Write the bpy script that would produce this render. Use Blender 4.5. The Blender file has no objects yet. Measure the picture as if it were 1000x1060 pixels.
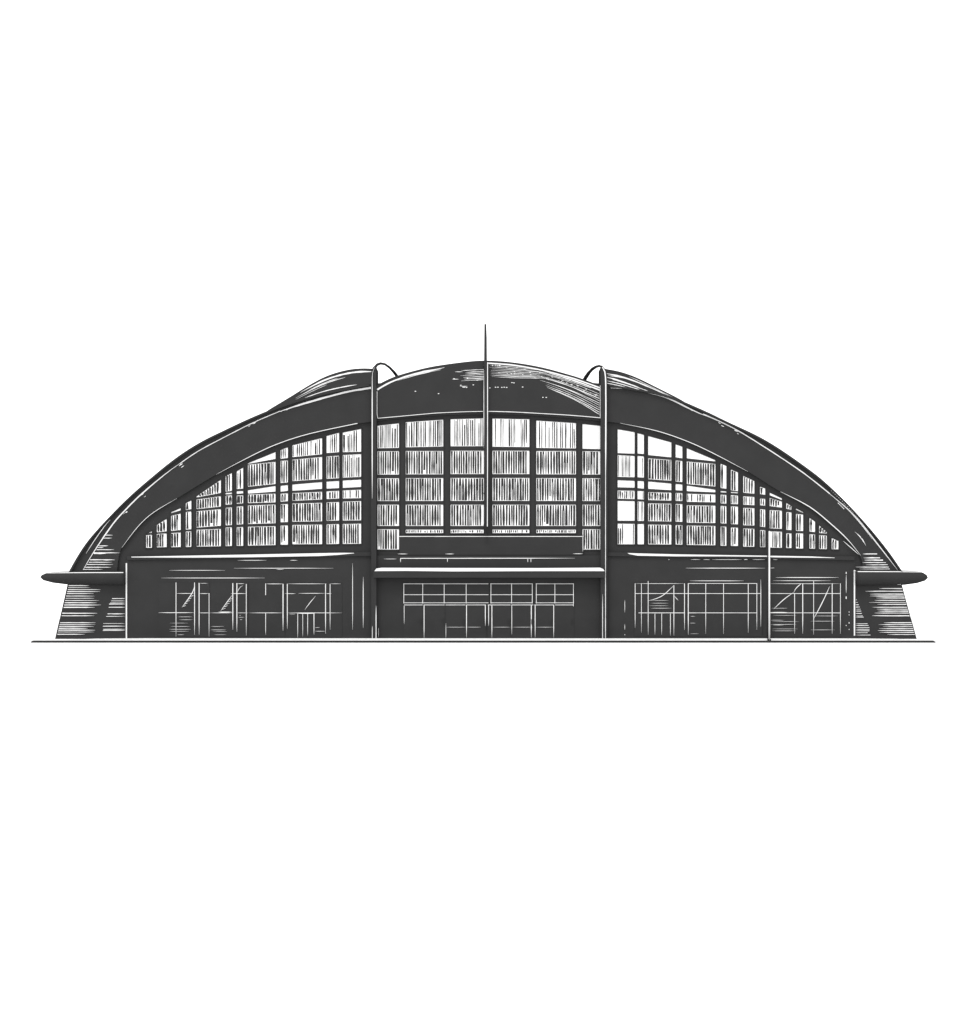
import bpy, bmesh, math, random
from mathutils import Vector

R = random.Random(11)
scene = bpy.context.scene
COL = scene.collection

# ------------------------------------------------------------------ layout
S = 0.08            # metres per photograph pixel on the facade plane (Y = 0)
D = 140.0           # camera distance to the facade plane
GY = 665.0          # photograph row of the ground at the facade
CAMZ = 2.0          # eye height

def at(px, py, Y=0.0):
    """real position of a point seen at (px, py) standing at depth Y"""
    f = (D + Y) / D
    return Vector(((px - 500.0) * S * f, Y, CAMZ + ((GY - py) * S - CAMZ) * f))

# ------------------------------------------------------------------ materials
def material(name, col, rough=0.9, var=0.06, scale=1.5, spec=0.0):
    m = bpy.data.materials.new(name)
    m.use_nodes = True
    nt = m.node_tree
    b = nt.nodes['Principled BSDF']
    b.inputs['Roughness'].default_value = rough
    b.inputs['Specular IOR Level'].default_value = spec
    tc = nt.nodes.new('ShaderNodeTexCoord')
    nz = nt.nodes.new('ShaderNodeTexNoise')
    nz.inputs['Scale'].default_value = scale
    nz.inputs['Detail'].default_value = 5
    cr = nt.nodes.new('ShaderNodeValToRGB')
    cr.color_ramp.elements[0].position = 0.3
    cr.color_ramp.elements[1].position = 0.7
    cr.color_ramp.elements[0].color = tuple(c * (1 - var) for c in col) + (1,)
    cr.color_ramp.elements[1].color = tuple(min(1, c * (1 + var)) for c in col) + (1,)
    nt.links.new(tc.outputs['Object'], nz.inputs['Vector'])
    nt.links.new(nz.outputs['Fac'], cr.inputs['Fac'])
    nt.links.new(cr.outputs['Color'], b.inputs['Base Color'])
    return m

DARK = material('charcoal_render', (0.0345, 0.0345, 0.0348), var=0.05, scale=0.6)
METAL = material('charcoal_metal', (0.0345, 0.0345, 0.0348), var=0.04, scale=3.0)
GLASSD = material('dark_glazing', (0.0345, 0.0345, 0.0348), var=0.05, scale=0.8)
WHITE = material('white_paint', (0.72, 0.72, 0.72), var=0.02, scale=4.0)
PALE = material('pale_glass', (0.86, 0.86, 0.86), var=0.015, scale=1.0)
SLAT = material('blind_slats', (0.0345, 0.0345, 0.0348), var=0.08, scale=8.0)
GROUND = material('white_concrete', (0.86, 0.86, 0.86), var=0.015, scale=0.4)

# ------------------------------------------------------------------ mesh builder
class MB:
    def __init__(self):
        self.bm = bmesh.new()
        self.k = 0

    def prism3(self, front, depth):
        """front: list of 3D points in order; extruded straight back by depth"""
        a = [self.bm.verts.new(p) for p in front]
        b = [self.bm.verts.new(p + Vector((0, depth, 0))) for p in front]
        n = len(a)
        try:
            self.bm.faces.new(a)
            self.bm.faces.new(list(reversed(b)))
            for i in range(n):
                j = (i + 1) % n
                self.bm.faces.new((a[i], b[i], b[j], a[j]))
        except ValueError:
            pass

    def poly(self, pts, y0, y1):
        self.prism3([at(x, y, y0) for x, y in pts], y1 - y0)

    def rect(self, x0, y0, x1, y1, ya, yb):
        self.poly([(x0, y0), (x1, y0), (x1, y1), (x0, y1)], ya, yb)

    def strip(self, top, bot, y0, y1):
        """band between two equally long polylines, real thickness"""
        n = len(top)
        d = Vector((0, y1 - y0, 0))
        V = []
        for (a, b) in zip(top, bot):
            p, q = at(a[0], a[1], y0), at(b[0], b[1], y0)
            V.append([self.bm.verts.new(v) for v in (p, q, p + d, q + d)])
        for i in range(n - 1):
            a, b = V[i], V[i + 1]
            self.bm.faces.new((a[0], a[1], b[1], b[0]))
            self.bm.faces.new((a[2], b[2], b[3], a[3]))
            self.bm.faces.new((a[0], b[0], b[2], a[2]))
            self.bm.faces.new((a[1], a[3], b[3], b[1]))
        self.bm.faces.new((V[0][0], V[0][2], V[0][3], V[0][1]))
        self.bm.faces.new((V[-1][0], V[-1][1], V[-1][3], V[-1][2]))

    def stroke(self, pts, w, host, mode='b', proud=0.03, rough=0.0):
        """a thin raised strip following pts, w photograph pixels wide"""
        self.k += 1
        y0 = host - proud - 0.0009 * (self.k % 25)
        P = [Vector((p[0], p[1], 0)) for p in pts]
        # resample
        L = [0.0]
        for i in range(1, len(P)):
            L.append(L[-1] + (P[i] - P[i - 1]).length)
        n = max(3, min(40, int(L[-1] / 6) + 2))
        Q = []
        for k in range(n + 1):
            s = L[-1] * k / n
            i = 1
            while i < len(L) - 1 and L[i] < s:
                i += 1
            t = (s - L[i - 1]) / max(1e-6, L[i] - L[i - 1])
            Q.append(P[i - 1].lerp(P[i], t))
        top, bot = [], []
        for k, q in enumerate(Q):
            t = k / n
            d = (Q[min(n, k + 1)] - Q[max(0, k - 1)]).normalized()
            nrm = Vector((-d.y, d.x, 0))
            e = 1.0
            if mode in 'bl':
                e = min(e, 0.18 + 0.82 * min(1, t / 0.28))
            if mode in 'br':
                e = min(e, 0.18 + 0.82 * min(1, (1 - t) / 0.28))
            h = 0.36 * w * e * (1 + rough * R.uniform(-1, 1))
            j = nrm * (rough * 0.25 * R.uniform(-1, 1) * w)
            a, b = q + nrm * h + j, q - nrm * h + j
            top.append((a.x, a.y)); bot.append((b.x, b.y))
        self.strip(top, bot, y0, host + 0.015)

    def h(self, x0, x1, y, w, host, mode='b', rough=0.12):
        self.stroke([(x0, y), (x1, y)], w, host, mode, rough=rough)

    def v(self, x, y0, y1, w, host, mode='r', rough=0.1):
        self.stroke([(x, y0), (x, y1)], w, host, mode, rough=rough)

    def tube(self, pts, rad, seg=10):
        ring = []
        n = len(pts)
        for i, p in enumerate(pts):
            d = (pts[min(n - 1, i + 1)] - pts[max(0, i - 1)]).normalized()
            up = Vector((0, 1, 0)) if abs(d.y) < 0.9 else Vector((1, 0, 0))
            s = d.cross(up).normalized(); u = s.cross(d)
            r = rad[i] if isinstance(rad, (list, tuple)) else rad
            ring.append([self.bm.verts.new(p + (s * math.cos(a) + u * math.sin(a)) * r)
                         for a in [2 * math.pi * k / seg for k in range(seg)]])
        for i in range(n - 1):
            for k in range(seg):
                k2 = (k + 1) % seg
                self.bm.faces.new((ring[i][k], ring[i][k2], ring[i + 1][k2], ring[i + 1][k]))
        self.bm.faces.new(ring[0]); self.bm.faces.new(ring[-1])

    def build(self, name, mat, parent=None, label=None, smooth=False):
        bmesh.ops.recalc_face_normals(self.bm, faces=self.bm.faces)
        me = bpy.data.meshes.new(name)
        self.bm.to_mesh(me); self.bm.free()
        me.materials.append(mat)
        if smooth:
            for p in me.polygons: p.use_smooth = True
        o = bpy.data.objects.new(name, me)
        COL.objects.link(o)
        if parent is not None:
            base = parent
            off = Vector((0, 0, 0))
            while base is not None:
                off += base.location; base = base.parent
            me.transform(__import__('mathutils').Matrix.Translation(-off))
            o.parent = parent
        if label: o['label'] = label
        return o

def root(name, loc, label, cat):
    o = bpy.data.objects.new(name, None)
    o.location = loc
    o.empty_display_size = 1
    COL.objects.link(o)
    o['label'] = label; o['category'] = cat
    return o

def interp(pts, x):
    for (x0, y0), (x1, y1) in zip(pts, pts[1:]):
        if x0 <= x <= x1:
            return y0 + (y1 - y0) * (x - x0) / (x1 - x0)
    return pts[0][1] if x < pts[0][0] else pts[-1][1]

def smooth_pts(pts, n=4):
    """Catmull-Rom through pts"""
    out = []
    for i in range(len(pts) - 1):
        p0 = pts[max(0, i - 1)]; p1 = pts[i]; p2 = pts[i + 1]; p3 = pts[min(len(pts) - 1, i + 2)]
        for k in range(n):
            t = k / n
            f = lambda a, b, c, d: 0.5 * (2*b + (c-a)*t + (2*a-5*b+4*c-d)*t*t + (3*b-a-3*c+d)*t**3)
            out.append((f(p0[0], p1[0], p2[0], p3[0]), f(p0[1], p1[1], p2[1], p3[1])))
    out.append(pts[-1])
    return out

# ------------------------------------------------------------------ setting
g = MB()
bm = g.bm
vs = [bm.verts.new((x, y, 0)) for x, y in ((-6000, -400), (6000, -400), (6000, 9000), (-6000, 9000))]
bm.faces.new(vs)
g = g.build('ground', GROUND); g['kind'] = 'structure'

k = MB()
k.poly([(32, 664.3), (34, 663.1), (966, 663.1), (968.4, 664.3), (968, 667), (32.4, 667)], -1.6, -1.2)
k = k.build('kerb', DARK); k['kind'] = 'structure'
pv = MB()
pv.rect(46, 663.6, 957, 667, -1.19, 0.3)
pv = pv.build('pavement', GROUND); pv['kind'] = 'structure'

# ------------------------------------------------------------------ the hall
HALL = root('arched_hall', (0, 0, 0),
            'wide charcoal arched hall with tall white striped windows and two slender pylons', 'building')

outer = smooth_pts([(71, 592), (80, 576), (90, 561), (101, 548), (115, 533), (132, 516), (150, 500), (180, 475.5),
         (206, 458.5), (234, 444.5), (262, 431.5), (290, 420.3), (320, 410.5), (350, 403.5), (384, 397.5), (440, 393.5), (502, 392.5),
         (564, 393.5), (622, 397), (655, 402), (690, 409), (728, 424.5), (752, 436), (784, 451), (807, 464.5), (835, 484), (854, 499),
         (878, 522), (901.5, 548), (920, 571), (934.5, 592)])
inner = smooth_pts([(121, 592), (123, 575), (126, 567), (142, 546), (158, 531), (183, 516), (224, 491), (258, 473), (286, 460),
         (320, 449), (370, 438.5), (440, 431), (502, 429), (564, 431), (642, 438), (680, 446), (712, 457), (740, 470), (774, 488), (808, 509),
         (838, 524), (861, 543), (878, 558.5), (890, 574), (892, 580), (894, 592)])

def resample(pts, n):
    L = [0]
    for a, b in zip(pts, pts[1:]):
        L.append(L[-1] + math.hypot(b[0]-a[0], b[1]-a[1]))
    out = []; i = 1
    for q in range(n + 1):
        s = L[-1] * q / n
        while i < len(L) - 1 and L[i] < s: i += 1
        t = (s - L[i-1]) / max(1e-9, L[i] - L[i-1])
        out.append((pts[i-1][0] + (pts[i][0]-pts[i-1][0])*t, pts[i-1][1] + (pts[i][1]-pts[i-1][1])*t))
    return out

N = 140
o_s, i_s = resample(outer, N), resample(inner, N)
ARCH_Y = -0.6
m = MB(); m.strip(o_s, i_s, ARCH_Y, 30.0)
ARCH = m.build('roof_arch', DARK, HALL)

# projecting outer lip of the arch
lip = [(a[0] + (b[0]-a[0]) * 0.05, a[1] + (b[1]-a[1]) * 0.05) for a, b in zip(o_s, i_s)]
m = MB(); m.strip([(x, y) for x, y in o_s if x < 384], lip[:len([1 for x, y in o_s if x < 384])], -0.85, -0.605)
m.build('roof_lip', DARK, ARCH); m = MB()
cut = [q for q in range(N + 1) if o_s[q][0] > 629]
m.strip([o_s[q] for q in cut], [lip[q] for q in cut], -0.85, -0.605)
m.build('roof_lip', DARK, ARCH)

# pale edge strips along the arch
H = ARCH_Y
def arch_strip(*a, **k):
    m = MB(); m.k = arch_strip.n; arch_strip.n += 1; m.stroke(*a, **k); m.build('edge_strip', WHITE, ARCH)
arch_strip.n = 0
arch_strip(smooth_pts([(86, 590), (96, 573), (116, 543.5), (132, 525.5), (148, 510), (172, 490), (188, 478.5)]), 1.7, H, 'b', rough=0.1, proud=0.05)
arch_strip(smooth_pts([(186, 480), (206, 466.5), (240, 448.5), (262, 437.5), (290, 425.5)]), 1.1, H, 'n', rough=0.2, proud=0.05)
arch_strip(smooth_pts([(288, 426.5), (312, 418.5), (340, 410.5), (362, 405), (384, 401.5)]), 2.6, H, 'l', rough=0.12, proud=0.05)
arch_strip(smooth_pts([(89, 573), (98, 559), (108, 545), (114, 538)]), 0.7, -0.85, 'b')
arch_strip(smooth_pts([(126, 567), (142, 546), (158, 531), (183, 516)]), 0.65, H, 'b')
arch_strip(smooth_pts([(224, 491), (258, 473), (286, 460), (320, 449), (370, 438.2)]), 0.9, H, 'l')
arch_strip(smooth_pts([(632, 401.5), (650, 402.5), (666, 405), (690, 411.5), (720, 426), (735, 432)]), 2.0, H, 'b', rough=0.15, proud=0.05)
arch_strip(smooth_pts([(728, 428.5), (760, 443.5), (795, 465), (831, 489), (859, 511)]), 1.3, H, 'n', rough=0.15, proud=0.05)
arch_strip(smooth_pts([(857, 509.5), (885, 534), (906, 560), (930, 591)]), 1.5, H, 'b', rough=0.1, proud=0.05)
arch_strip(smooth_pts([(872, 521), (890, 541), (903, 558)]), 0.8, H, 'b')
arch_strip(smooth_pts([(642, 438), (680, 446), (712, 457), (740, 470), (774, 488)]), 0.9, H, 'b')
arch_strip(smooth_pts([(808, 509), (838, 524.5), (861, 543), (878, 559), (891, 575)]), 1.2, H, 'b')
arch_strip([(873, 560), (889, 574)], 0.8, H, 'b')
m = MB()
# worn patches beside the strips
for (x, y) in ((129, 531), (131, 530), (138, 520), (147, 512), (150, 514), (187, 481), (189, 483), (258, 441), (263, 438), (267, 435), (291, 426), (297, 424),
               (716, 424.5), (722, 427), (745, 438), (748, 441), (762, 446), (764, 449), (762.5, 445)):
    sl = -0.7 if x < 200 else (-0.45 if x < 500 else 0.5)
    l = R.uniform(1.2, 4)
    m.stroke([(x - l/2, y - sl*l/2), (x + l/2, y + sl*l/2)], R.uniform(0.5, 1.2), H, 'b', rough=0.4)
for q in range(13):
    t = q / 12
    m.stroke([(861 + 22*t - .5, 508 + 22*t - .5), (861 + 22*t + .5, 508 + 22*t + .5)], 0.9, H, 'n')
    if q % 2 == 0 and q < 9:
        m.stroke([(868 + 8*t - .5, 521 + 8*t - .5), (868 + 8*t + .5, 521 + 8*t + .5)], 0.9, H, 'n')
for q in range(5):
    m.stroke([(885 + q*1.8, 550.5 + q*1.6), (891.5 + q*1.2, 556 + q*2.2)], 0.6, H, 'b', rough=0.3)
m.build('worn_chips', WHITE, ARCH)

# board joints on the arch feet
m = MB()
for (x0, x1, y) in ((108, 117, 554), (106, 116, 557), (102, 112, 565), (101, 107, 566.8), (100, 118, 569), (97, 124, 572.2), (97, 110, 573),
                    (93, 119, 579.5), (92, 116, 582), (90, 117, 584.3), (88, 115, 587.2), (86, 106, 589.4)):
    m.h(x0, x1, y, R.uniform(0.8, 1.3), H, 'r', 0.3)
for (x0, x1, y) in ((893, 908, 573.4), (894, 911, 577.5), (895, 914, 579.8), (893, 917, 582.3), (896, 919, 584.6), (886, 920, 587), (890, 921, 589), (884, 921, 591)):
    m.h(x0, x1, y, R.uniform(0.9, 1.5), H, 'l', 0.3)
m.build('board_joints', WHITE, ARCH)

# ---- walls behind the arch
mid = [((a[0]+b[0])/2, (a[1]+b[1])/2) for a, b in zip(o_s, i_s)]
m = MB()
WALL_Y = -0.36
m.strip(mid, [(x, 662) for x, y in mid], WALL_Y, 29.5)
UPPER = m.build('wall', DARK, HALL)

# ---- central bay : curved roof front and wall
cen_top = smooth_pts([(388.5, 399.5), (400, 393.5), (411, 389), (430, 383.5), (450, 379), (480, 374.8), (502, 373.2), (530, 375), (560, 380), (590, 388), (604, 392.5), (622.5, 399.5)])
cen_bot = smooth_pts([(388.5, 433.5), (411, 431), (450, 427.5), (480, 426), (502, 425.6), (530, 426.3), (560, 428), (590, 429.8), (622.5, 432.5)])
CT, CB = resample(cen_top, 60), resample(cen_bot, 60)
CY = -0.72
m = MB(); m.strip(CT, CB, CY, 30.5)
VAULT = m.build('roof_vault', DARK, HALL)
m = MB()
H = CY
m.stroke([(390.3, 405), (390.3, 433), (411, 431.2), (450, 427.6), (480, 426.2), (500, 425.8)], 0.8, H, 'n', rough=0.1)
m.stroke(smooth_pts([(505, 425.8), (530, 426.4), (560, 428), (590, 429.8), (621, 432.4)]), 0.9, H, 'n', rough=0.1)
m.v(621.3, 399, 433, 0.8, H, 'n')
m.stroke(smooth_pts([(390.5, 403.5), (402, 396.8), (418, 390.5), (440, 384.5), (460, 380.5)]), 2.2, H, 'r', rough=0.2)
m.stroke(smooth_pts([(412, 394), (430, 388.5), (447, 384.5), (456, 383)]), 0.8, H, 'b', rough=0.4)
m.stroke(smooth_pts([(440, 385.5), (448, 383.7), (457, 381.5)]), 1.6, H, 'b', rough=0.8)
m.stroke(smooth_pts([(505, 375.9), (530, 377.8), (560, 383), (590, 390.8), (606, 396), (621, 401.5)]), 1.9, H, 'n', rough=0.12)
m.stroke(smooth_pts([(566, 385.5), (590, 392.5), (606, 398), (621, 404)]), 1.5, H, 'l', rough=0.4)
for q in range(7):                                   # left group of seams beside the mast
    y = 382.5 + q * 1.75
    x0 = 470 + R.uniform(0, 12) + (6 if q < 2 else 0)
    m.stroke([(x0, y + 1.2), (x0 + 14, y + 0.4), (500.8, y)], R.uniform(0.5, 0.9), H, 'l', rough=0.4)
for q in range(10):                                  # seams curving down to the right pylon
    t = q / 9
    y0 = 378.5 + 14.5 * t
    x1 = 560 + 8 * t + R.uniform(-5, 10)
    if q < 8:
        m.stroke(smooth_pts([(505.5 + R.uniform(0, 4), y0), (530, y0 + 1.2), (x1, y0 + 5.2 - 4*t)]), R.uniform(0.45, 0.8), H, 'b', rough=0.4)
for q in range(11):
    t = q / 10
    x0, y0 = 556 + 12 * t + R.uniform(-5, 9), 384 + 19 * t
    y1 = 405.5 + 23.5 * t
    xm = (x0 + 620) / 2
    e = R.choice((620.5, 620.5, 612, 606))
    f = (e - x0) / (620.5 - x0)
    m.stroke(smooth_pts([(x0, y0), (x0 + (xm-x0)*f, y0 + (y1-y0)*0.42*f), (e, y0 + (y1-y0)*(f*.45 + .55*f*f))]), R.uniform(0.4, 0.75), H, 'l', rough=0.4)
for q in range(46):                                  # chips along the vault
    x = R.uniform(508, 618)
    y = interp(cen_top, x) + R.uniform(4, 12)
    l = R.uniform(0.6, 2.6)
    m.stroke([(x, y), (x + l, y + 0.35*l)], R.uniform(0.5, 1.2), H, 'b', rough=0.6)
for x, y in ((477, 398.8), (479.5, 400.8), (481, 400.8), (483, 401), (490, 398.4), (494, 393.5), (507, 401.5), (513, 400.8), (515.5, 400.8), (519.5, 401), (522, 400.8), (524.5, 401),
             (530, 396), (532, 396.3), (541, 400.6), (562, 411.3), (565.5, 411.4), (430, 405), (454, 407.4), (470, 392), (484, 391.5)):
    m.stroke([(x - .7, y), (x + .7, y)], 1.0, H, 'n')
for (x0, x1, y) in ((471, 479, 384.8), (468, 475, 392.5), (476, 484, 399.8)):
    m.h(x0, x1, y, 0.7, H, 'b')
m.build('roof_seams', WHITE, VAULT)

m = MB()
CWY = -0.38
m.strip(CB, [(a[0], 592) for a in CB], CWY, 20)
CWALL = m.build('wall', DARK, HALL)

# ---- rear roof shells seen over the arch on either side
def shell(ridge, seams):
    R0 = resample(smooth_pts(ridge), 24)
    rows = []
    prof = ((0.0, 8.0), (0.18, 6.2), (0.5, 4.0), (1.0, 2.0))
    def pos(t, u):
        i = min(23, int(t * 24)); f = t * 24 - i
        x = R0[i][0] + (R0[i+1][0]-R0[i][0]) * f
        y = R0[i][1] + (R0[i+1][1]-R0[i][1]) * f
        yb = max(y + 2, interp(outer, x) + 7)
        Y = prof[-1][1]
        for (u0, Y0), (u1, Y1) in zip(prof, prof[1:]):
            if u0 <= u <= u1:
                Y = Y0 + (Y1 - Y0) * (u - u0) / (u1 - u0)
        return at(x, y + (yb - y) * u, Y)
    m = MB(); bm = m.bm
    us = [0, .09, .18, .34, .5, .75, 1.0]
    grid = []
    for a in range(25):
        t = a / 24
        r = [bm.verts.new(pos(t, u)) for u in reversed(us)]
        p = pos(t, 0); q = pos(t, 1)
        dz = p.z - q.z
        r.append(bm.verts.new((p.x, 12, p.z - dz * .25)))
        r.append(bm.verts.new((p.x, 16, p.z - dz * 1.0)))
        r.append(bm.verts.new((p.x, 16, q.z - 0.8)))
        r.append(bm.verts.new((q.x, 2.0, q.z - 0.8)))
        grid.append(r)
    n = len(grid[0])
    for a in range(24):
        for b in range(n):
            c = (b + 1) % n
            bm.faces.new((grid[a][b], grid[a+1][b], grid[a+1][c], grid[a][c]))
    bm.faces.new(grid[0]); bm.faces.new(grid[-1])
    o = m.build('roof_shell', DARK, HALL)
    m = MB(); bm = m.bm
    off = Vector((0, -0.06, 0.02))
    for (t0, u0, t1, u1, w) in seams:
        prev = None; n = 18
        for q in range(n + 1):
            s = q / n; t = t0 + (t1 - t0) * s
            u = u0 + (u1 - u0) * s
            e = min(1, .15 + s * 4, .15 + (1 - s) * 6)
            d = .58 * w * e * (1 + R.uniform(-.25, .25)) * .5
            A = [bm.verts.new(pos(t, max(0.005, u - d)) + off), bm.verts.new(pos(t, min(1, u + d)) + off),
                 bm.verts.new(pos(t, min(1, u + d)) - off), bm.verts.new(pos(t, max(0.005, u - d)) - off)]
            if prev:
                for z in range(4):
                    bm.faces.new((prev[z], prev[(z+1) % 4], A[(z+1) % 4], A[z]))
            else:
                bm.faces.new(A)
            prev = A
        bm.faces.new(prev)
    m.build('roof_seams', WHITE, o)

shell([(274, 427), (280, 423), (300, 411), (322, 397.5), (340, 388.5), (360, 382.8), (376, 381.3), (387, 381.8)],
      [(0.35, .16, 1.0, .15, .11), (0.30, .35, .76, .30, .05), (0.42, .30, .70, .26, .04), (0.34, .62, .86, .68, .06), (0.30, .46, .6, .40, .03)])
shell([(625, 381.5), (640, 384.3), (654, 388.7), (666, 394), (684, 403), (698, 410), (708, 415.5)],
      [(0.02, .22, .80, .30, .13), (0.02, .38, .45, .55, .09), (0.05, .30, .35, .24, .06), (0.03, .55, .50, .66, .06), (0.1, .46, .62, .60, .05), (0.02, .66, .3, .70, .05), (0.3, .12, .85, .25, .05)])

# ---- pylons
PY = -0.95
for (x0, x1, top, side) in ((384.2, 389.6, 382, -1), (621.8, 628.6, 382, 1)):
    m = MB()
    if side < 0:
        pts = [(384.2, 661.5), (384.2, 386), (384.9, 382.5), (386.5, 379.6), (388.6, 378), (389.6, 380), (389.6, 661.5)]
    else:
        pts = [(621.8, 661.5), (621.8, 380), (622.8, 378), (625, 380), (627.4, 383.5), (628.6, 388), (628.8, 420), (628.8, 661.5)]
    m.poly(pts, PY, 1.6)
    p = m.build('pylon', DARK, HALL)
    m = MB()
    if side < 0:
        m.stroke([(387.6, 380.3), (386, 383.5), (385.3, 388), (385.3, 430), (385.3, 516)], 1.35, PY, 'b', rough=0.05)
        m.v(389.3, 627, 661, 1.1, PY, 'l'); m.v(385.4, 648, 661, 0.8, PY, 'l')
    else:
        m.stroke([(623.6, 380), (626, 384), (627, 392), (627.2, 420), (626.9, 500)], 1.7, PY, 'r', rough=0.05)
        m.stroke([(626.9, 470), (626.8, 661)], 0.8, PY, 'n', rough=0.15)
        m.v(623.8, 615, 661, 0.8, PY, 'l')
    m.build('edge_strip', WHITE, p)
    # hoop strap rising off the pylon and landing on the vault roof
    m = MB()
    if side < 0:
        hp = [(387.5, 384, -0.9), (388.3, 380.2, -0.7), (390.5, 377.4, -0.3), (394, 376.2, 0.2), (398.5, 377, 0.9), (403.5, 380.6, 1.6), (408, 385.4, 2.2), (412, 390.8, 2.7), (416, 396, 3.0)]
        rr = [.13, .12, .11, .10, .09, .10, .12, .13, .13]
    else:
        hp = [(624, 383, -0.9), (622.8, 379.8, -0.7), (620.5, 378.8, -0.3), (617, 379.6, 0.2), (613, 382.2, 0.9), (609.4, 386.2, 1.6), (606.5, 390.5, 2.2), (603.5, 396, 2.8)]
        rr = [.13, .10, .10, .11, .13, .15, .16, .16]
    m.tube([at(*q) for q in hp], rr)
    m.build('hoop_strap', METAL, p, smooth=True)

# ---- tall windows -----------------------------------------------------------
def window(x0, x1, rows, host):
    """rows from top to bottom: (top-left, top-right, bottom-left, bottom-right, stripe density)"""
    f = MB()
    fy = host - 0.09
    tl, bl = rows[0][0], rows[-1][2]
    tr, br = rows[0][1], rows[-1][3]
    w = 0.9
    f.poly([(x0 - w, tl - .6), (x0, tl - .6), (x0, bl + .6), (x0 - w, bl + .6)], fy, host + .05)
    f.poly([(x1, tr - .6), (x1 + w, tr - .6), (x1 + w, br + .6), (x1, br + .6)], fy, host + .05)
    for a, b in zip(rows, rows[1:]):
        f.poly([(x0, a[2]), (x1, a[3]), (x1, b[1]), (x0, b[0])], fy + .01, host + .05)
    f.poly([(x0, bl), (x1, br), (x1, br + 1), (x0, bl + 1)], fy + .01, host + .05)
    f.poly([(x0, tl - 1), (x1, tr - 1), (x1, tr), (x0, tl)], fy + .01, host + .05)
    wobj = f.build('window', DARK, HALL)
    p = MB(); s = MB(); ns = 0
    py = host - 0.04
    for (a, b, c, d, dens) in rows:
        p.poly([(x0, a), (x1, b), (x1, d), (x0, c)], py, host + .05)
        if dens <= 0 or min(c - a, d - b) < -1: continue
        x = x0 + R.uniform(0.5, 0.75)
        hgt = max(c - a, d - b)
        while True:
            dark = R.uniform(1.45, 2.25) if dens >= 1 else R.uniform(.7, 1.4)
            if R.random() < .08: dark += 0.6
            if x + dark > x1 - 0.45: break
            t = (x + dark/2 - x0) / (x1 - x0)
            ya, yb = a + (b - a) * t, c + (d - c) * t
            if R.random() < dens and yb - ya > 2.2:
                ta, tb = ya + R.uniform(.45, .8), yb - R.uniform(.45, .75)
                if dens < 1 and R.random() < .2: ta += R.uniform(0, .2) * hgt
                if R.random() < .04: tb -= R.uniform(.05, .2) * hgt
                la, lb = R.uniform(-.18, .18), R.uniform(-.18, .18)
                n = 3
                T, B = [], []
                for q in range(n + 1):
                    u = q / n
                    cx = x + dark/2 + la*(1-u) + lb*u
                    hw = dark/2 * (1 + R.uniform(-.22, .18)) * (0.6 if q in (0, n) and R.random() < .4 else 1)
                    T.append((cx - hw, ta + (tb - ta)*u)); B.append((cx + hw, ta + (tb - ta)*u))
                s.strip(T, B, py - .012 - .0008*(ns % 9), py + .01); ns += 1
                if dark > 1.9 and R.random() < .3:      # a gap of light in a wide slat
                    u0 = R.uniform(.1, .6)
                    s2 = p
                    s2.strip([(x + dark*.5 - .14, ta + (tb-ta)*u0), (x + dark*.5 - .1, tb)], [(x + dark*.5 + .12, ta + (tb-ta)*u0), (x + dark*.5 + .14, tb - .3)], py - .035, py + .01)
            x += dark + (R.uniform(0.55, 0.85) if dens >= 1 else R.uniform(.7, 1.3))
    p.build('pane', PALE, wobj)
    if ns: s.build('blind', SLAT, wobj)
    else: s.bm.free()

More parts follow.
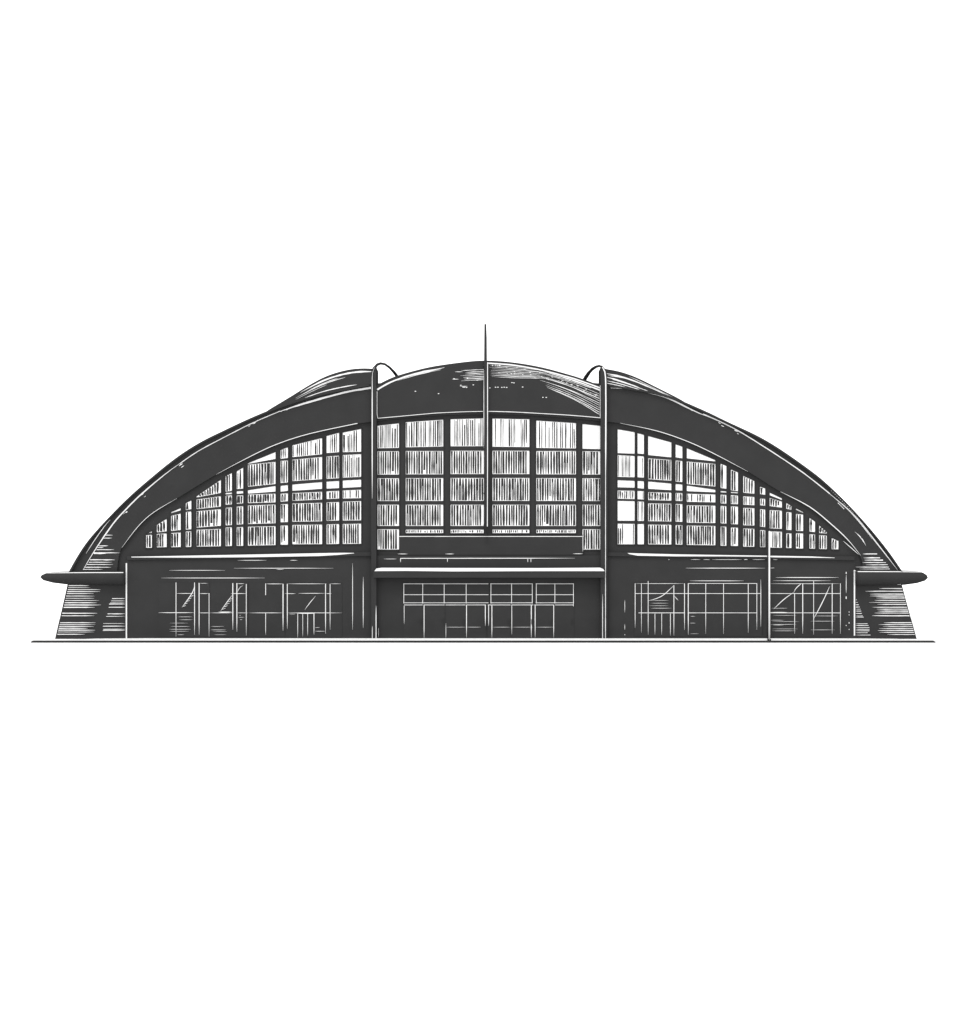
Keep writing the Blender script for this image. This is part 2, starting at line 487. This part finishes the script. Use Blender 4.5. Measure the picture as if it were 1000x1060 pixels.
LEFT = [
 (151.2, 157.2, [(553, 550, 552.3, 551.3, 0), (554, 553.5, 567, 567, 1)]),
 (162.3, 172.5, [(543.5, 537, 551, 550, 1), (552.6, 552.2, 566.5, 566.3, 1)]),
 (177, 187, [(530.4, 526, 531.2, 528.2, 0), (534, 531.6, 549.6, 548.6, 1), (551.8, 551.2, 566.4, 566.2, 1)]),
 (192.3, 198, [(521, 518, 528, 527, 1), (530, 529.4, 548.2, 547.8, 1), (550.2, 550, 566.2, 566, 1)]),
 (203.4, 228.6, [(513.9, 496.6, 514.9, 510.2, 1), (517, 513.6, 527, 524.4, 1), (529.2, 527, 546.2, 544.2, 1), (548.4, 547.4, 565.8, 565.4, 1)]),
 (233.5, 240, [(493, 489.6, 509, 508, 1), (510.2, 509.9, 511.7, 511.4, 0), (513.2, 512.6, 522.4, 522, 1), (525.6, 525.2, 543.8, 543.4, 1), (546, 545.8, 565.3, 565.1, 1)]),
 (245, 251.7, [(488, 484, 506.2, 505.8, .8), (508.6, 508.2, 511.2, 510.6, 0), (513, 512.6, 521.4, 521, 1), (524.4, 524, 543, 542.6, 1), (545.8, 545.4, 565, 565, 1)]),
 (256.6, 285.2, [(479.6, 468, 480.2, 475, 0), (481, 478, 503.8, 501, 1), (507.6, 503, 511, 508.8, 0), (511.8, 511, 520.8, 520, 1), (523.2, 522.2, 542.4, 541.6, 1), (545.2, 544.6, 564.8, 564.2, 1)]),
 (290.4, 298, [(466, 463, 475, 474, .9), (477, 476.6, 500, 499.4, 1), (503, 502, 509, 508, 0), (511, 510.6, 519.4, 518.8, 1), (522, 521.6, 540.6, 540.4, 1), (544, 543.8, 563.8, 563.8, 1)]),
 (302.6, 333.4, [(461, 453.4, 473.2, 470.2, .85), (475.8, 473, 498, 496, 1), (501.6, 499, 508, 506, 0), (510.4, 509, 518.4, 517, 1), (521.2, 520.4, 540, 539.6, 1), (543.4, 543, 563.4, 563.2, 1)]),
 (338, 351, [(451.4, 448, 469, 468, .8), (472.4, 471.6, 495.6, 495, 1), (498.6, 497.8, 505.8, 505.2, 0), (508.6, 508, 516.6, 516, .8), (520, 519.6, 539, 538.8, 1), (542.8, 542.4, 563.2, 563, 1)]),
 (354.8, 373.8, [(447.8, 444, 468, 467.6, .8), (471, 470, 494.4, 493.6, .95), (497.4, 496.4, 505, 504, 0), (507.6, 506.8, 516, 515.6, .9), (519.2, 518.6, 538.8, 538.6, 1), (542.4, 542, 563, 562.8, 1)]),
]
RIGHT = [
 (639.4, 657, [(444.4, 447.4, 469, 469.6, 0), (471, 472, 493.6, 494, .75), (497, 497.8, 504.4, 504.8, 0), (507.6, 508, 516.2, 516.6, .9), (518.4, 518.8, 539, 539, 0), (542, 542.2, 563.4, 563.4, .3)]),
 (660, 666.6, [(448.4, 450.2, 469.4, 470, 0), (472, 472.4, 494, 494.4, .8), (497.8, 498.2, 505.2, 505.8, 0), (508.2, 508.4, 516.8, 517, .8), (519, 519.2, 539.2, 539.2, .7), (542.4, 542.4, 563.4, 563.4, .3)]),
 (671, 695, [(451.4, 458, 471, 473.4, 0), (474.4, 476, 496, 497.6, 1), (498.4, 500.6, 506, 507.4, 0), (509.4, 510, 517.6, 518.2, 1), (521, 521.4, 539.4, 539.8, 1), (543, 543.2, 563.4, 563.6, 1)]),
 (699.4, 706.4, [(460, 462.4, 473.4, 474.4, 0), (476.6, 477.2, 498.4, 499, 1), (501, 501.6, 507.4, 507.8, 0), (510.2, 510.4, 518.4, 518.6, .9), (521.6, 521.8, 540, 540.2, 1), (543.4, 543.6, 563.6, 563.8, 1)]),
 (711, 740.6, [(464, 476.4, 474.4, 477.6, 0), (477.6, 480.2, 501, 503.6, 1), (502.6, 507, 508.4, 509.6, 0), (511, 511.8, 519.4, 520, .75), (523, 523.4, 541, 541.4, 1), (544, 544.4, 564, 564.4, 1)]),
 (746, 752, [(480, 482.4, 505, 506, 1), (508.2, 508.6, 509.6, 509.9, 0), (512, 512.4, 521, 521.4, 1), (523.6, 524, 541.6, 542, 1), (545, 545.2, 564.8, 565, 1)]),
 (756.6, 764, [(486, 489, 507.4, 508.6, 1), (509.2, 509.6, 510.2, 510.6, 0), (512.4, 513, 521.6, 522, .9), (524, 524.4, 542.4, 542.8, 1), (546, 546.2, 565, 565.2, 1)]),
 (769.4, 781, [(492.6, 498, 510, 511, 1), (513.6, 514.4, 522.4, 523, .5), (525.6, 526, 543.6, 544, 1), (547, 547.4, 565.8, 566, 1)]),
 (786.8, 792.2, [(503.8, 505.6, 511.4, 512.2, 1), (516, 516.4, 523, 523.4, .9), (527, 527.4, 545, 545.6, .9), (548.6, 549, 566.2, 566.4, 1)]),
 (796.8, 809.5, [(510, 516, 512.6, 517.6, 0), (515.4, 519.2, 523.8, 525.5, 1), (528, 528.6, 546.8, 547.4, 1), (550, 550.4, 566.8, 567, .8)]),
 (814, 819.4, [(520.6, 524, 526.6, 527.6, 1), (530, 530.4, 548.4, 548.8, 1), (552, 552.2, 567.2, 567.2, 1)]),
 (824, 831.5, [(526.4, 530.2, 527.6, 531, 0), (532, 532.6, 549.4, 549.8, 1), (552, 552.2, 567.6, 567.8, 1)]),
 (838, 843.8, [(536, 540, 550.2, 550.8, 1), (553, 553.2, 567.8, 568, 1)]),
 (848, 856, [(543.8, 551, 551.6, 552.2, 1), (554, 554.4, 568.2, 568.4, 1)]),
 (861, 868, [(557, 560, 568.4, 568.6, 1)]),
]
for x0, x1, rows in LEFT + RIGHT:
    window(x0, x1, rows, WALL_Y)
CEN = [
 (390.8, 413, (440.7, 438.2, 464, 463.6), .9), (420, 458.8, (437, 434.4, 463, 462.2), .95), (466.4, 501, (434, 433, 462, 461.8), .95),
 (509.8, 548, (433.2, 434, 462.4, 462.8), .75), (555.2, 596.2, (435.3, 438, 463.6, 464.2), .55), (603, 622, (439, 440.8, 464.4, 465), 0)]
for n, (x0, x1, a, d0) in enumerate(CEN):
    rows = [a + (d0,)]
    e = abs(n - 2.5) * .25
    rows.append((466.4 + e, 466.4 + e, 490.6 + e, 490.6 + e, 1))
    rows.append((494.6 + e*.6, 494.6 + e*.6, 518.4 + e*.3, 518.4 + e*.3, 1))
    rows.append((522.4, 522.4, 544.4, 544.4, 1))
    if n in (0, 5):
        rows.append((547.8, 547.8, 568.8, 568.8, 1))
    else:
        rows.append((548.2, 548.2, 551.8, 551.8, .9))
    window(x0, x1, rows, CWY)

# ---- blank fascia panel and ledge over the entrance
m = MB()
m.rect(413.4, 554.6, 603.6, 574.5, -0.56, 0.3)
FP = m.build('fascia_panel', DARK, HALL)
m = MB()
m.h(413.2, 604, 555.3, 0.9, -0.56, 'n'); m.v(603.4, 556, 571, 0.8, -0.56, 'r')
m.h(411.5, 422, 573.4, 0.8, -0.56); m.h(461, 470, 573.4, 0.8, -0.56); m.h(593, 603.4, 573.2, 0.8, -0.56)
m.build('edge_strip', WHITE, FP)
m = MB()
m.poly([(386.5, 591.6), (389, 588.4), (624, 588.4), (626.6, 591.6), (626.6, 598), (386.5, 598)], -1.3, 0.6)
m.rect(390, 575, 621.6, 588.2, -0.64, 0.6)
CAN = m.build('entrance_canopy', DARK, HALL)
m = MB()
m.poly([(387.6, 591.2), (389.6, 588.5), (395, 587.7), (470, 587.9), (560, 588.0), (621, 587.6), (624.4, 589), (625.8, 591.2), (560, 591.2), (470, 591.5), (420, 591)], -1.34, -1.29)
m.stroke([(414.4, 578), (595, 577.8)], 1.0, -0.64, 'r', rough=.1)
m.h(397, 410.6, 578.6, 0.6, -0.64)
for x in (414.6, 463.2, 546.4, 549.6): m.v(x, 578.4, 582, 0.8, -0.64, 'r')
m.build('edge_strip', WHITE, CAN)

# ---- ground storey walls
EY = -0.42
m = MB(); m.rect(389.7, 592, 621.7, 661.5, EY, 12)
EW = m.build('wall', DARK, HALL)
WY = -0.46
LW = MB(); LW.poly([(131, 661.5), (131, 578), (384.1, 575), (384.1, 661.5)], WY, 12); LW = LW.build('wall', DARK, HALL)
RW = MB(); RW.poly([(628.9, 661.5), (628.9, 575), (885, 578), (885, 661.5)], WY, 12); RW = RW.build('wall', DARK, HALL)

# cornices with a white weathered top edge
def cornice(p0, p1, wpts):
    m = MB()
    m.strip([p0, p1], [(p0[0], p0[1] + 4), (p1[0], p1[1] + 4)], -0.62, 0.35)
    c = m.build('cornice', DARK, HALL)
    m = MB()
    for a, b in wpts: m.strip(a, b, -0.65, -0.61)
    m.build('edge_strip', WHITE, c)
cornice((131.5, 575.6), (384, 571.4),
        [([(136, 576.3), (200, 575.1), (260, 574.0), (330, 572.6), (355, 572.2), (366.5, 572.4)],
          [(136, 577.0), (200, 577.2), (260, 576.8), (330, 575.6), (350, 574.4), (366.5, 572.8)])])
cornice((629, 571.6), (884.6, 576.0),
        [([(649.6, 572.4), (660, 572.8), (700, 573.8), (750, 574.6), (793, 575.2), (799, 575.3), (840, 576.0), (864, 577.2)],
          [(651.5, 573.6), (660, 575.2), (700, 575.9), (750, 575.9), (793, 576.3), (799, 576.9), (840, 577.3), (864, 577.6)])])

# wall joints and plinth
def lines(parent, host, H=(), V=(), P=(), name='wall_joints'):
    m = MB(); g = 0.8 if name == 'glazing_lines' else 1.0
    for a in H: m.h(a[0], a[1], a[2], a[3]*g, host, a[4] if len(a) > 4 else 'b')
    for a in V: m.v(a[0], a[1], a[2], a[3]*g, host, a[4] if len(a) > 4 else 'r')
    for pts, w in P: m.stroke(smooth_pts(pts), w, host, 'b', rough=.2)  # diagonal strokes: reflections on the glass, modelled as raised white strips
    return m.build(name, WHITE, parent)

lines(LW, WY, H=[(175, 233, 590.4, .6), (167, 274, 598.3, .8), (242, 345, 588.2, .7), (246, 276, 580, .7), (300, 308, 580, .6), (286, 294, 589.4, .5)],
      V=[(365, 583, 652, .8, 'b'), (376, 597, 650, 1.0, 'b')])
lines(RW, WY, H=[(715, 725, 579.2, .6), (728, 735, 579.2, .6), (737, 768, 579.2, .7), (770, 774, 579.2, 1.1), (779, 792, 579.2, .7), (800, 805, 579.2, .6), (710, 792, 588.1, .9), (714, 770, 601.2, .8), (803, 868, 597.8, .9), (800, 860, 601.1, .7), (692, 693, 579.2, .9), (797, 802, 588, .5)],
      V=[(646.8, 621, 634, .6, 'b'), (646.8, 646, 652, .6, 'b'), (646.8, 656.5, 657.5, .7, 'n'), (876, 592, 594, 1.0, 'n'), (876, 595, 614, .7, 'b'), (876, 617.5, 620, 1.2, 'n'), (879, 633, 634, .8, 'n'), (879, 636, 637, .7, 'n'), (879, 644, 645.5, .9, 'n'), (876, 647, 648, .8, 'n'), (879, 651, 652, .8, 'n'),
         (787.6, 600, 649, .8, 'b')])
lines(EW, EY, H=[], V=[(376.1, 0, 0, 0)][:0] + [(391.8, 650, 660, .4)])

m = MB()
m.poly([(97, 661.1), (150, 660.7), (884, 660.9), (930, 661.3), (946, 662.4), (940, 663.4), (66, 663.4), (70, 662)], -1.0, 0.3)
m.build('plinth', WHITE, HALL)

# ---- abutments with their rounded canopies
def abutment(x_out_top, x_out_bot, x_in, hatch, canopy_r, ytop, ymid, ybot, vstroke):
    m = MB()
    s = 1 if x_in > x_out_top else -1
    m.poly([(x_in, 600), (x_out_top, 600), (x_out_bot, 661.4), (x_in, 661.4)], -0.4, 16)
    a = m.build('abutment', DARK, HALL)
    m = MB()
    for (x0, x1, y, w) in hatch:
        m.h(min(x0, x1), max(x0, x1), y, w * .85, -0.4, 'r' if s > 0 else 'l', .22)
    m.build('board_joints', WHITE, a)
    # corner post
    m = MB(); m.rect(x_in - .4*1.6, vstroke[0], x_in + .4*1.6, vstroke[1], -0.56, -0.455)
    m.build('corner_post', WHITE, a)
    # canopy : half of a thin rounded disc
    m = MB(); bm = m.bm
    prof = []
    for q in range(9):                               # rounded edge from top to underside
        f = q / 8
        if f <= .5:
            g = f / .5; prof.append((0.78 + 0.22 * math.sin(g*math.pi/2), ymid + (ytop - ymid) * math.cos(g*math.pi/2)))
        else:
            g = (f - .5) / .5; prof.append((0.50 + 0.50 * math.cos(g*math.pi/2), ymid + (ybot - ymid) * math.sin(g*math.pi/2)))
    rx = canopy_r * S; ry = 1.5; yc = 0.2
    c0 = at(x_in, 600, 0)
    zt = lambda y: at(0, y, 0).z
    grid = []
    K = 48
    for kx in range(K + 1):
        th = math.pi * kx / K
        grid.append([bm.verts.new((c0.x - s * rx * r * math.sin(th), yc - ry * r * math.cos(th), zt(y))) for r, y in prof])
    ct = bm.verts.new((c0.x, yc, zt(ytop))); cb = bm.verts.new((c0.x, yc, zt(ybot)))
    for kx in range(K):
        A, B = grid[kx], grid[kx + 1]
        for q in range(8): bm.faces.new((A[q], A[q+1], B[q+1], B[q]))
        bm.faces.new((ct, A[0], B[0])); bm.faces.new((cb, B[-1], A[-1]))
    bm.faces.new([ct] + grid[K] + [cb] + list(reversed(grid[0])))
    c = m.build('canopy', DARK, HALL, smooth=True)
    # pale drip strip following the rim
    m = MB(); bm = m.bm
    prev = None
    for kx in range(0, K // 2 - 3):
        th = math.pi * kx / K
        def pt(r, y): return Vector((c0.x - s * rx * r * math.sin(th) * 1.003, yc - (ry * r + .03) * math.cos(th), zt(y)))
        rp = lambda y: 0.78 + 0.22 * math.sqrt(max(0, 1 - ((ymid - y) / (ymid - ytop)) ** 2))
        A = [bm.verts.new(pt(*v)) for v in ((rp(ytop + 1.1), ytop + 1.1), (rp(ytop + 1.9), ytop + 1.9), (rp(ytop + 1.9) - .04, ytop + 1.9), (rp(ytop + 1.1) - .04, ytop + 1.1))]
        if prev:
            for z in range(4): bm.faces.new((prev[z], prev[(z+1) % 4], A[(z+1) % 4], A[z]))
        else: bm.faces.new(A)
        prev = A
    bm.faces.new(prev)
    m.build('edge_strip', WHITE, c)

hl = []
def edge_l(y): return 71.3 + (57.6 - 71.3) * (y - 602) / 59.0
for y in (606.2, 608.2, 610.3, 612.3, 614.4, 617, 619.3, 621.6, 623.9, 626.2, 628.7, 634.8, 637.4, 644.6, 646.6, 648.5, 650.4, 652.3, 654.2, 656.6):
    ln = 24 if y < 610 else (32 if y < 616 else 36)
    hl.append((edge_l(y) + .8, edge_l(y) + ln + R.uniform(-7, 4), y, R.uniform(.75, 1.6)))
for q in range(0):
    y = R.choice((609.5, 611, 612.3, 615, 624, 625.4, 646.9, 650, 653.3, 655))
    x = edge_l(y) + R.uniform(1, 14)
    hl.append((x, x + R.uniform(8, 22), y + R.uniform(-.4, .4), R.uniform(.5, .9)))
for x0, y in ((116, 619.6), (115, 622), (114, 624.2), (113, 625.4), (112.6, 628.6), (111.4, 635.4), (110, 638), (107, 645.4), (106.5, 648.2), (107, 651.4), (106.6, 652.6)):
    hl.append((x0, 129.6, y, R.uniform(.6, 1.2)))
for x0, y in ((123, 585.8), (124, 588.6)): pass
abutment(71, 57, 130.8, hl, 89.8, 591.6, 597.6, 605.6, (583, 661))

hr = []
def edge_r(y): return 932.6 + (948.6 - 932.6) * (y - 602) / 58.0
for y in (603, 605, 609.2, 612, 615, 617, 619, 621.5, 623.6, 625.6, 628.6, 630.6, 632.6, 634.6, 637.4, 644.6, 646.6, 648.6, 650.6, 652.6, 654.6, 656.8):
    ln = 31 if y < 612 else 36
    hr.append((edge_r(y) - .8, edge_r(y) - ln + R.uniform(-4, 7), y, R.uniform(.75, 1.5)))
for q in range(0):
    y = R.choice((616, 623.5, 625, 629.5, 631, 647, 650, 652, 655))
    x = edge_r(y) - R.uniform(1, 14)
    hr.append((x, x - R.uniform(8, 22), y + R.uniform(-.4, .4), R.uniform(.5, .9)))
for x1, y in ((887, 621), (888, 623.6), (889, 626), (890, 628.4), (891, 630.6), (891.5, 632.6), (892, 635), (893, 637.6), (894, 638.8), (898, 645.6), (899, 647.4), (900, 649.6), (900, 651.4), (900, 653), (898, 655), (901, 657.4)):
    hr.append((885.6, x1, y, R.uniform(.6, 1.1)))
abutment(932.2, 949, 884.6, hr, 76.6, 590.6, 598.0, 606, (590, 658))

# ---- ground storey windows: frame bars, plus white diagonals drawn as glass reflections
def shop_window(x0, x1, y0, y1, host, H=(), V=(), P=(), label=None):
    m = MB(); m.rect(x0, y0, x1, y1, host - .04, host + .1)
    w = m.build('window', GLASSD, HALL, label)
    lines(w, host - .04, H, V, P, 'glazing_lines')  # H and V are bars and marks, P the painted-on reflections
    return w

def jl(x0, x1, ys):                                  # fine horizontal slat marks
    return [(x0 + R.uniform(0, 4), x1 - R.uniform(0, 5), y, R.uniform(.35, .6)) for y in ys]
shop_window(164, 217, 603, 659, WY,
    H=[(164, 201, 634.2, 1.1), (206, 218, 634.4, .8), (182.2, 201, 614.3, .8), (206, 216, 614.4, .9), (206.5, 215, 603.8, .5)] + jl(182, 200, (638.5, 641.5)) + jl(174, 198, (645, 648.5, 651.4, 653.5)) + jl(182, 192, (657,)),
    V=[(182.2, 603, 659, 1.0), (201.4, 603, 657, 1.2), (206.1, 603.4, 657, 1.3), (216.4, 614, 659, .9)],
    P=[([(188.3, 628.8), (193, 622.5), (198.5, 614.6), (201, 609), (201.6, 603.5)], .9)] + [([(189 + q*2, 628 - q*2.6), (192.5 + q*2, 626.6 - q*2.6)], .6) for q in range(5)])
shop_window(217.4, 257, 603, 659, WY,
    H=[(218, 240.8, 634.4, .9), (226, 240, 633.6, 1.6), (245.2, 257, 634.4, .7), (239, 255, 614.4, .9), (245.3, 253, 604.2, .8)] + jl(217.6, 236, (648.5, 652, 653.6, 657)) + jl(245, 254, (637, 639, 641.4)),
    V=[(241, 603.6, 652, 1.4), (245.2, 603.6, 654, 1.4), (254.9, 604.5, 658, 1.0)],
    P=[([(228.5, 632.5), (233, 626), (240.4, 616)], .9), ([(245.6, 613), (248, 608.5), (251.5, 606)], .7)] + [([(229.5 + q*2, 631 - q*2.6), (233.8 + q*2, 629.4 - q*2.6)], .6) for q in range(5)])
shop_window(258, 294.6, 603, 659, WY,
    H=[(258, 293, 634.4, .9), (275, 293, 604.4, .9)],
    V=[(275, 604, 616, 1.1, 'n'), (275, 634.5, 657, 1.0), (293, 604.4, 653, 1.5)])
shop_window(296, 354, 603, 659.4, WY,
    H=[(297.4, 338, 604.3, .8), (342, 353, 604.3, .6), (294.8, 306, 614.5, .8), (309, 337, 614.2, .8), (337, 343.4, 614.5, .8), (297, 354, 634.4, .9), (308, 325.6, 634.8, 1.7), (299, 306, 635.6, .5), (325.8, 337, 653.4, .6), (326, 331, 649.6, .5)],
    V=[(297.4, 604.4, 651, 1.2), (337, 604.4, 656, 1.3), (341.7, 604.4, 652, 1.0), (308.2, 635, 660, .9), (313.4, 635, 659, .8), (318.5, 635, 658, .9), (325, 635, 657, 1.2)],
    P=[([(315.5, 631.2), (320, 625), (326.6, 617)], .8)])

shop_window(656.6, 709.8, 602.5, 658.5, WY,
    H=[(657.3, 709, 604.1, .7), (657.3, 712.6, 614.4, .9, 'n'), (661, 709, 634.4, 1.0, 'n')] + jl(671, 696, (621.5, 624.4, 627, 629.6)),
    V=[(657.5, 604, 650, 1.0), (664, 604, 655, .8), (671, 601.6, 657, 1.0), (697.6, 606, 658, 1.1), (708.6, 604, 652, 1.1), (678, 635, 657, .8), (685, 635, 657, .8), (694, 635, 658, .9)],
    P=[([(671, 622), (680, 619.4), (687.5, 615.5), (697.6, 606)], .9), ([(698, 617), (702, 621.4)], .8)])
shop_window(711.4, 788.6, 602.5, 658.5, WY,
    H=[(712.4, 783.6, 604, .8, 'n'), (712.8, 787.6, 614.4, .9, 'n'), (712.6, 783.6, 634.4, .9, 'n')] + jl(713, 724, (638, 645, 656)),
    V=[(712.5, 604, 657, 1.3), (730.6, 604, 656, .9), (749, 604, 656, .9), (774.6, 604, 655, 1.0), (783.5, 604, 652, .9)])
shop_window(790, 872, 602.5, 659, WY,
    H=[(797, 870, 604.2, .7), (797, 870, 614.4, .9, 'n'), (797, 870, 634.4, .9, 'n'), (797, 815, 634, 1.6)] + jl(797, 816, (629.6, 642, 647)) + jl(797, 828, (637, 643.4, 646.4, 651, 653)) + jl(838, 868, (652, 637.6, 643)),
    V=[(822.6, 614, 656, 1.0), (831, 604, 656, 1.3), (842.3, 601.6, 657, .9), (861.5, 604, 656, 1.2), (870, 604, 656, .8)],
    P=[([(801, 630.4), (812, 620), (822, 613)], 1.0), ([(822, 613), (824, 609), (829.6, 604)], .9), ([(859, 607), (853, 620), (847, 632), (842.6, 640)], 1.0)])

# ---- entrance : transom lights and door leaves
def transom(x0, x1, xs):
    m = MB(); m.rect(x0 - .6, 603.2, x1 + .6, 625, EY - .05, EY + .1)
    t = m.build('transom_window', GLASSD, HALL)
    lines(t, EY - .05, H=[(x0, x1, 604.3, .8, 'n'), (x0, x1, 615.6, .9, 'n'), (x0, x1, 624, .9, 'n')],
          V=[(x, 604, 624.6, 1.0, 'n') for x in xs], name='glazing_lines')
transom(417.8, 505.6, (418, 437.6, 459.8, 482.6))
transom(507.6, 551.2, (508.2, 529.6, 551))
transom(554.6, 594, (555.2, 574.4, 593.6))
def door(x0, x1, vs, low=None):
    m = MB(); m.rect(x0, 625.4, x1, 660.6, EY - .07, EY + .1)
    d = m.build('door', GLASSD, HALL)
    lines(d, EY - .07, H=[(x0 + .3, x1 - .3, 626.2, .9, 'n')] + ([(low[0], low[1], 649.2, .5)] if low else []), V=vs, name='glazing_lines')
    m = MB()
    hx = x1 - 2.4
    m.rect(hx, 641, hx + .7, 646.5, EY - .14, EY - .06)
    m.build('handle', METAL, d)
door(418, 437.8, [(418.4, 627, 646, .8)])
door(438.2, 460.6, [(439, 626, 661, 1.2)])
door(461, 482.2, [(461.6, 645, 661, .7, 'b')], (461.6, 482))
door(482.4, 503.4, [(482.9, 626, 660, 1.3), (502.4, 626, 648, 1.3)], (483, 498))
door(504.6, 528.8, [(505.8, 626, 648, 1.1), (509.2, 626, 660, 1.3)], (510, 528.6))
door(529.2, 552.4, [(529.8, 626, 657, 1.0), (550, 626, 660, 1.4)], (530, 552))
door(552.8, 573.6, [(554, 626, 660, 1.2), (573.2, 626, 660, 1.2)], (554, 573))
door(574.2, 594, [(593.6, 624.6, 628, .8)])

# ------------------------------------------------------------------ poles
b = at(502.6, 553.5, -0.92)
MAST = root('mast', b, 'tall thin dark mast rising above the roof crest from the ledge over the entrance', 'mast')
m = MB()
pts = [(502.6, 554.6), (502.6, 470), (502.6, 400), (502.6, 374), (502.6, 350), (502.4, 335.5)]
m.tube([at(x, y, -0.92) for x, y in pts], [.14, .13, .125, .12, .105, .075], 12)
m.build('pole', METAL, MAST, smooth=True)
m = MB()
m.stroke([(504.7, 375), (504.7, 470), (504.5, 545)], 1.1, -0.97, 'n', rough=.08)
m.stroke([(500.9, 383), (500.9, 464)], .7, -0.97, 'b', rough=.15)
m.build('cable_conduit', WHITE, MAST)
m = MB()
for y in (378, 420, 465, 510, 543): m.rect(500.4, y, 505.4, y + .8, -1.0, -0.6)
m.build('bracket', METAL, MAST)

FL = root('flagpole', at(796.4, 663.4, -1.1), 'slim white pole standing on the pavement before the right wing', 'pole')
m = MB()
m.tube([at(796.4, 662.8, -1.1), at(796.4, 600, -1.1), at(796.4, 549.5, -1.1)], [.075, .07, .06], 12)
m.build('pole', WHITE, FL, smooth=True)
m = MB(); m.rect(794.6, 661.6, 798.2, 663.5, -1.17, -1.03); m.build('base_plate', DARK, FL)
m = MB(); m.tube([at(796.4, 549.6, -1.1), at(796.4, 548.2, -1.1)], [.07, .02], 12); m.build('cap', METAL, FL, smooth=True)
m = MB(); m.tube([at(794.7, 661.6, -0.98), at(794.7, 552, -0.98)], .05, 8); m.build('halyard_rail', METAL, FL, smooth=True)


# ------------------------------------------------------------------ light
w = bpy.data.worlds.new('World'); scene.world = w; w.use_nodes = True
nt = w.node_tree
bg = nt.nodes['Background']
sky = nt.nodes.new('ShaderNodeTexSky'); sky.sky_type = 'NISHITA'; sky.sun_disc = False
EL, AZ = math.radians(60), math.radians(200)         # azimuth clockwise from +Y
sky.sun_elevation = EL; sky.sun_rotation = AZ
sky.air_density = 1.0; sky.dust_density = 0.3; sky.ozone_density = 1.0
hs = nt.nodes.new('ShaderNodeHueSaturation'); hs.inputs['Saturation'].default_value = 0.0
nt.links.new(sky.outputs['Color'], hs.inputs['Color'])
nt.links.new(hs.outputs['Color'], bg.inputs['Color'])
bg.inputs['Strength'].default_value = 0.15
sun = bpy.data.lights.new('sun', 'SUN'); sun.energy = 1.0; sun.angle = math.radians(25); sun.color = (1, .99, .98)
so = bpy.data.objects.new('sun', sun); COL.objects.link(so)
dirv = Vector((math.sin(AZ) * math.cos(EL), math.cos(AZ) * math.cos(EL), math.sin(EL)))
so.rotation_euler = dirv.to_track_quat('Z', 'Y').to_euler()
so.location = dirv * 200

# ------------------------------------------------------------------ camera
cam = bpy.data.cameras.new('camera'); co = bpy.data.objects.new('camera', cam); COL.objects.link(co)
co.location = (0, -D, CAMZ); co.rotation_euler = (math.pi / 2, 0, 0)
cam.sensor_fit = 'VERTICAL'; cam.sensor_height = 24.0; cam.sensor_width = 24.0
cam.lens = 24.0 * D / (1060 * S)
cam.shift_y = ((GY - 530) * S - CAMZ) / (1060 * S)
cam.clip_end = 20000
scene.camera = co
scene.view_settings.view_transform = 'Standard'; scene.view_settings.look = 'None'
scene.view_settings.gamma = 1; scene.view_settings.exposure = 0.75
